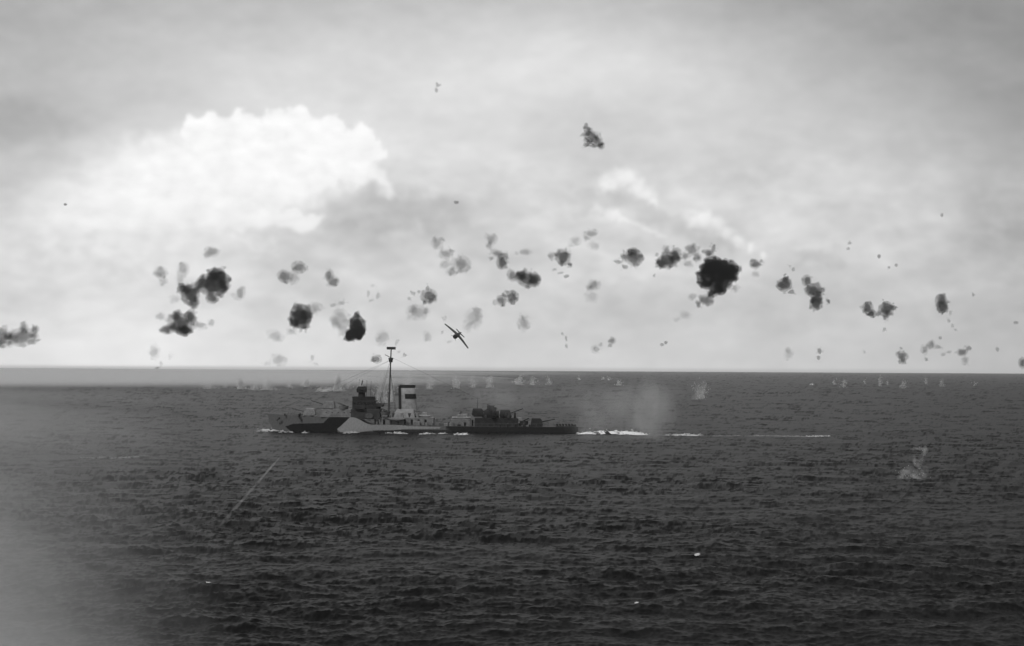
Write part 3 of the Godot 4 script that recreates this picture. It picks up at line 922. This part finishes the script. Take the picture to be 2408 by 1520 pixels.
	burst(0.25, "faint round smudge left of the low dark sliver", [[1855, 833, 12, 15]])
	burst(1.0, "small wedge-shaped burst low at the right", [[2122, 836, 16, 10], [2124, 848, 9, 9], [2120, 820, 5, 5, 0.6]])
	burst(0.6, "broken pale burst right of the wedge-shaped one", [[2190, 812, 11, 9], [2206, 816, 12, 8], [2176, 822, 9, 12, 0.7], [2180, 845, 5, 5, 1.2], [2192, 805, 5, 9]])
	burst(0.5, "thin slanting pale streak between the low right bursts", [[2219, 834, 9, 6], [2232, 828, 10, 5]])
	burst(0.9, "slanting grey oval burst low at the right with a pale foot", [[2262, 829, 13, 9], [2278, 820, 11, 8], [2271, 848, 9, 11, 0.4]])
	burst(1.2, "dark burst cut off by the picture's right edge", [[2406, 854, 9, 14]], 1800.0)
	# high and alone
	burst(1.0, "star-shaped grey burst high and alone in the upper sky", [[1378, 297, 8, 13], [1384, 308, 9, 10], [1376, 316, 14, 8, 0.8], [1392, 320, 17, 13], [1404, 332, 14, 13], [1386, 333, 12, 10, 0.8], [1378, 341, 11, 7, 0.8], [1396, 344, 14, 7, 0.6], [1413, 343, 9, 9, 0.9], [1410, 316, 6, 6, 0.5]])
	burst(0.7, "tiny burst with a short tail high near the top", [[1029, 201, 7, 7], [1026, 212, 4, 6, 0.6]])
	burst(0.6, "tiny speck of smoke below the bright cloud's right end", [[1073, 476, 6, 4]])
	burst(0.9, "tiny dark speck below the bright cloud's left end", [[153, 481, 4, 3]])
	burst(0.6, "tiny grey spot alone at the upper right", [[2216, 507, 6, 6]])
	burst(0.6, "highest of the little spots in a row at the right", [[1998, 572, 6, 6], [1995, 585, 4, 4, 0.6]])
	burst(0.7, "second of the little spots in a row at the right", [[2068, 603, 4, 5]])
	burst(0.8, "larger lowest of the little spots in a row at the right", [[2091, 629, 6, 5]])
	burst(0.5, "little spot at the lower end of the row, furthest right", [[2108, 624, 4, 4]])
	burst(0.8, "tiny dark spot to the right of the upright burst", [[2290, 694, 5, 6]])
	burst(0.4, "tiny flat spot beside the right edge", [[2390, 759, 6, 4]])
	burst(0.4, "tiny spot above the broken pale burst", [[2212, 795, 4, 4]])
	burst(0.4, "tiny spot right of the low slanting oval", [[2346, 822, 4, 6]])
	burst(0.35, "tiny faint spot low between sliver and wedge", [[2033, 829, 5, 6]])
	burst(0.6, "pair of tiny specks low above the far wake", [[1566, 806, 4, 4], [1557, 811, 5, 4, 0.7]], 2600.0)
	burst(0.22, "very faint smudge trailing down left from the black burst's tail", [[1610, 742, 16, 10], [1592, 752, 12, 7]])
	burst(0.5, "tiny speck left of the mitten-shaped burst", [[1538, 648, 5, 5]])


# ---------------------------------------------------------------- splashes and mist
# a column of spray: where it stands on the water, its width and height as read, and how thick it is
func splash(label: String, x: float, foot: float, wide: float, tall: float, thick: float, lean := 0.0) -> void:
	var p := on_water(x, foot)
	var depth := -(cam.basis.inverse() * (p - cam.position)).z
	var m := depth / LENS
	var o := thing("water_splash", label, "splash", p, "shell splashes on the sea")
	rng.seed = int(x * 13.0 + foot)
	var n := 5 if tall > 24.0 else 4 if tall > 14.0 else 2
	for k in n:
		var f := (k + 0.35) / n
		var w := wide * m * (1.0 - 0.45 * f) * rng.randf_range(0.6, 1.2)
		var c := Vector3((rng.randf_range(-0.32, 0.32) * wide + lean * f * tall) * m, f * tall * m * 0.8, 0)
		puff("spray", o, c, Vector3(w, tall * m * rng.randf_range(0.4, 0.75), w), 0.4 * thick / w, 0.97, rng.randf_range(-0.15, 0.15) - lean * 0.6)
	spray_flecks(o, Vector3.ZERO, wide * m, tall * m, m, int(clampf(thick * 0.62 * wide * tall, 14.0, 700.0)), lean)


# water thrown up in drops and clots, thinning out upwards and sideways
func spray_flecks(o: Node3D, foot: Vector3, wide: float, tall: float, m: float, n: int, lean: float) -> void:
	var st := SurfaceTool.new()
	st.begin(Mesh.PRIMITIVE_TRIANGLES)
	var bend := rng.randf_range(-0.25, 0.25)
	for k in n:
		var f := clampf(absf(rng.randfn(0.3, 0.33)), 0.0, 1.2)
		var spread := wide * (0.20 + 0.25 * sin(f * 3.0 + bend * 12.0) ** 2)
		var p := foot + Vector3(rng.randfn(0.0, 1.0) * spread + lean * f * tall + bend * wide * sin(f * 5.0), f * tall, rng.randfn(0.0, 1.0) * spread)
		var r := rng.randf_range(0.35, 1.0) * m
		var q := [p + Vector3(r, -r * 0.6, 0), p + Vector3(-r * 0.6, -r * 0.5, r * 0.8), p + Vector3(-r * 0.5, -r * 0.6, -r * 0.8), p + Vector3(0, r * 1.2, 0)]
		for i in [0, 1, 3, 1, 2, 3, 2, 0, 3, 0, 2, 1]:
			st.add_vertex(q[i])
	st.generate_normals()
	var w := part("water_drops", st.commit(), grey(0.85, 0.9), o)
	w.set_meta("kind", "stuff")


func build_splashes() -> void:
	splash("pale leaning splash far left near the horizon", 569, 916, 20, 36, 1.1, -0.15)
	splash("broad faint splash right of the leaning one", 630, 918, 26, 36, 0.7)
	splash("small bright splash above the ship's forward deck", 720, 911, 12, 24, 2.2)
	splash("large bright splash column above the gun turrets", 793, 921, 18, 42, 2.0)
	splash("low spreading spray left of the large bright column", 765, 922, 38, 14, 0.7)
	splash("faint splash between bridge and bright column", 846, 918, 12, 36, 0.7)
	splash("tall pale splash column rising behind bridge and mast", 901, 948, 26, 70, 1.2)
	splash("second pale column close behind the mast", 921, 946, 12, 60, 0.9)
	splash("faint broad column behind the funnel top", 962, 916, 26, 42, 0.6)
	splash("pale splash right of the funnel", 1072, 914, 15, 32, 0.9)
	splash("thin splash above the ship's after deck", 1150, 912, 15, 30, 0.9)
	splash("bright small splash above the after guns", 1222, 906, 15, 22, 1.4)
	splash("faint low splash beside the bright one above the after guns", 1254, 906, 16, 22, 0.4)
	splash("small white splash near the horizon at centre right", 1456, 907, 11, 14, 1.1)
	splash("tiny white dot of spray left of the small horizon splash", 1432, 895, 7, 8, 0.9)
	splash("tiny white dot of spray, middle of the row at the horizon", 1418, 893, 6, 8, 0.8)
	splash("tiny white dot of spray at the left of the horizon row", 1362, 894, 7, 8, 0.9)
	splash("pale leaning splash alone above the wake", 1643, 940, 26, 44, 0.4, 0.12)
	for q in [["low misty spray at the far left of the horizon splashes", 486, 915, 30, 22, 0.3], ["thin misty splash left of the pale leaning one", 530, 912, 10, 24, 0.3], ["low misty spray between the leaning and the broad splash", 598, 918, 24, 20, 0.35], ["thin splash left of the small bright one", 682, 914, 12, 26, 0.35], ["faint splash just left of the bridge", 820, 914, 12, 30, 0.35], ["misty plume standing just right of the funnel", 1008, 916, 20, 36, 0.35], ["faint plume above the torpedo tubes", 1112, 912, 16, 30, 0.35], ["misty plume right of the after guns", 1290, 906, 14, 24, 0.3]]:
		splash(q[0], q[1], q[2], q[3], q[4], q[5])
	var spots := [[1962, 905, 9, 16, 0.3], [1985, 912, 14, 24, 0.25], [2034, 903, 6, 12, 0.35], [2071, 909, 10, 26, 0.3], [2088, 906, 7, 14, 0.2], [2126, 914, 18, 20, 0.22], [2178, 904, 8, 18, 0.28], [2214, 910, 13, 22, 0.2], [2291, 908, 9, 14, 0.25]]
	var words := ["first", "second", "third", "fourth", "fifth", "sixth", "seventh", "eighth", "last"]
	for k in 9:
		var q: Array = spots[k]
		splash("faint splash, %s from the left of those along the right horizon" % words[k], q[0], q[1], q[2], q[3], q[4])
	# the near one at the right: a low heap of spray with a crooked jet above it
	var p := on_water(2150, 1128)
	var depth := -(cam.basis.inverse() * (p - cam.position)).z
	var m := depth / LENS
	var o := thing("water_splash", "crooked pale jet of spray near the right edge", "splash", p, "shell splashes on the sea")
	for l in [[2128, 1108, 17, 12, 0.5], [2122, 1118, 12, 12, 0.4], [2147, 1116, 12, 8, 0.5, -0.6], [2152, 1122, 12, 6, 0.9, -0.7], [2170, 1112, 12, 14, 0.35], [2152, 1085, 7, 16, 0.4, 0.2], [2166, 1082, 8, 26, 0.3], [2174, 1062, 8, 13, 0.8, -0.1], [2160, 1054, 14, 5, 0.4, -0.3], [2148, 1124, 30, 7, 0.3]]:
		rng.seed = int(l[0])
		for k in 5:
			var z: float = rng.randf_range(0.35, 0.85)
			puff("spray", o, at(l[0] + rng.randf_range(-0.7, 0.7) * l[2], l[1] + rng.randf_range(-0.6, 0.6) * l[3], depth) - p, Vector3(l[2], l[3], l[2]) * 2.0 * z * m, 0.22 * l[4] / (1.6 * l[2] * z * m), 0.97, (l[5] if l.size() > 5 else 0.0) + rng.randf_range(-0.4, 0.4))
		spray_flecks(o, at(l[0], l[1] + l[3] * 0.8, depth) - p, l[2] * 1.3 * m, l[3] * 1.7 * m, m, int(l[4] * l[2] * l[3] * 0.2), 0.0)
	for s in [[1640, 1313, 7, 0.28, "bright oval fleck of spray in the right foreground water"], [1497, 1424, 5, 0.3, "small round white fleck in the near water"], [489, 1384, 5, 0.25, "white fleck of spray in the left foreground water"], [496, 1376, 4, 0.3, "smaller white fleck touching the left foreground one"], [1910, 906, 8, 0.8, "brightest fleck of spray near the right horizon"]]:
		var q := on_water(s[0], s[1])
		var mm := EYE / maxf((s[1] - 866.0), 10.0)
		var b := part(numbered("spray_fleck"), foam_ridge(PackedVector3Array([q - Vector3(s[2] * mm, 0, 0), q, q + Vector3(s[2] * mm, 0, 0)]), s[2] * mm * 0.8, s[2] * mm * s[3], q.x), grey(0.45), self)
		tag(b, s[4], "spray", "", "thing")


func build_mist() -> void:
	# pale gun smoke drifting low over the water beyond the wake
	var o := thing("gun_smoke", "thin pale gun smoke drifting over the water beyond the wake", "smoke", on_water(1480, 1045), "", "stuff")
	rng.seed = 77
	for l in [[1425, 970, 75, 60, 0.22], [1520, 965, 62, 80, 0.42], [1515, 1010, 50, 40, 0.2], [1400, 940, 110, 40, 0.18], [1480, 940, 100, 50, 0.2], [1385, 1000, 60, 40, 0.16], [1230, 935, 110, 35, 0.16], [1150, 925, 60, 45, 0.14]]:
		for k in 11:
			var far := rng.randf_range(430.0, 500.0)
			var m := far / LENS
			var rx: float = l[2] * rng.randf_range(0.2, 0.9)
			var ry: float = l[3] * rng.randf_range(0.3, 1.1)
			var c := at(l[0] + rng.randf_range(-0.6, 0.6) * l[2], l[1] + rng.randf_range(-0.4, 0.5) * l[3], far)
			puff("smoke_veil", o, c - o.position, Vector3(rx, ry, rx) * 2.0 * m, l[4] * 0.105 / (1.5 * rx * m), 0.97, rng.randf_range(-0.3, 0.3))
	# a thin veil about the ship's own upper works
	for k in 8:
		var m := 575.0 / LENS
		var rx := rng.randf_range(25.0, 60.0)
		puff("smoke_veil", o, at(rng.randf_range(820, 1160), rng.randf_range(940, 975), 575.0) - o.position, Vector3(rx, rx * 0.5, rx * 0.4) * 2.0 * m, 0.05 / (0.7 * rx * m), 0.97, rng.randf_range(-0.3, 0.3))
	# low spray and smoke lying on the far water at the left: its near edge is nearly straight
	var far := thing("sea_mist", "pale mist lying on the far water along the left horizon", "mist", Vector3(-420, 0, -2600), "", "stuff")
	rng.seed = 19
	for k in 14:
		var hd := rng.randf_range(3200.0, 5300.0)
		var zc := -1390.0 - hd
		var hw := rng.randf_range(1500.0, 3200.0)
		var x := -zc * tan(deg_to_rad(lerpf(-13.0, 4.0, pow((k + 0.5) / 14.0, 1.5)))) - hw
		puff("mist_bank", far, Vector3(x, 0, zc) - far.position, Vector3(hw * 2.0, rng.randf_range(9.0, 17.0), hd * 2.0), rng.randf_range(0.0002, 0.0008), 0.97)
	for k in 16:
		var hd := rng.randf_range(400.0, 1700.0)
		var hw := rng.randf_range(350.0, 1000.0)
		var x := lerpf(-420.0, 90.0, (k + 0.5) / 16.0) - hw
		puff("mist_bank", far, Vector3(x, 0, -1360.0 - rng.randf() * lerpf(420.0, 60.0, k / 15.0) - hd) - far.position, Vector3(hw * 2.0, rng.randf_range(9.0, 17.0), hd * 2.0), rng.randf_range(0.0002, 0.0008), 0.97)
	# haze on the near left: many thin layers, thinning out towards the ship
	var near := thing("haze_bank", "pale haze hanging low over the water at the left edge", "haze", Vector3(-120, 0, -330), "", "stuff")
	rng.seed = 23
	for i in 15:
		var r := 45.0 * pow(1.257, i) * rng.randf_range(0.92, 1.08)
		for k in 6:
			var edge := lerpf(-17.5, -9.5, (k + rng.randf()) / 6.0)
			var mid := -24.0 + rng.randf_range(-1.0, 1.0)
			var hw := r * tan(deg_to_rad(edge - mid))
			var hd := r * rng.randf_range(0.22, 0.42)
			var h := rng.randf_range(6.0, 17.0)
			var path := minf(hd * 1.6, h / (EYE / r) * 0.8)
			var f := puff("haze", near, Vector3(sin(deg_to_rad(mid)) * r, 0.0, -cos(deg_to_rad(mid)) * r) - near.position, Vector3(hw * 2.0, h * 2.0, hd * 2.0), (0.075 if r < 130.0 else 0.034) / path, 0.97)
			f.rotation = Vector3(0, -deg_to_rad(mid) + rng.randf_range(-0.2, 0.2), 0)
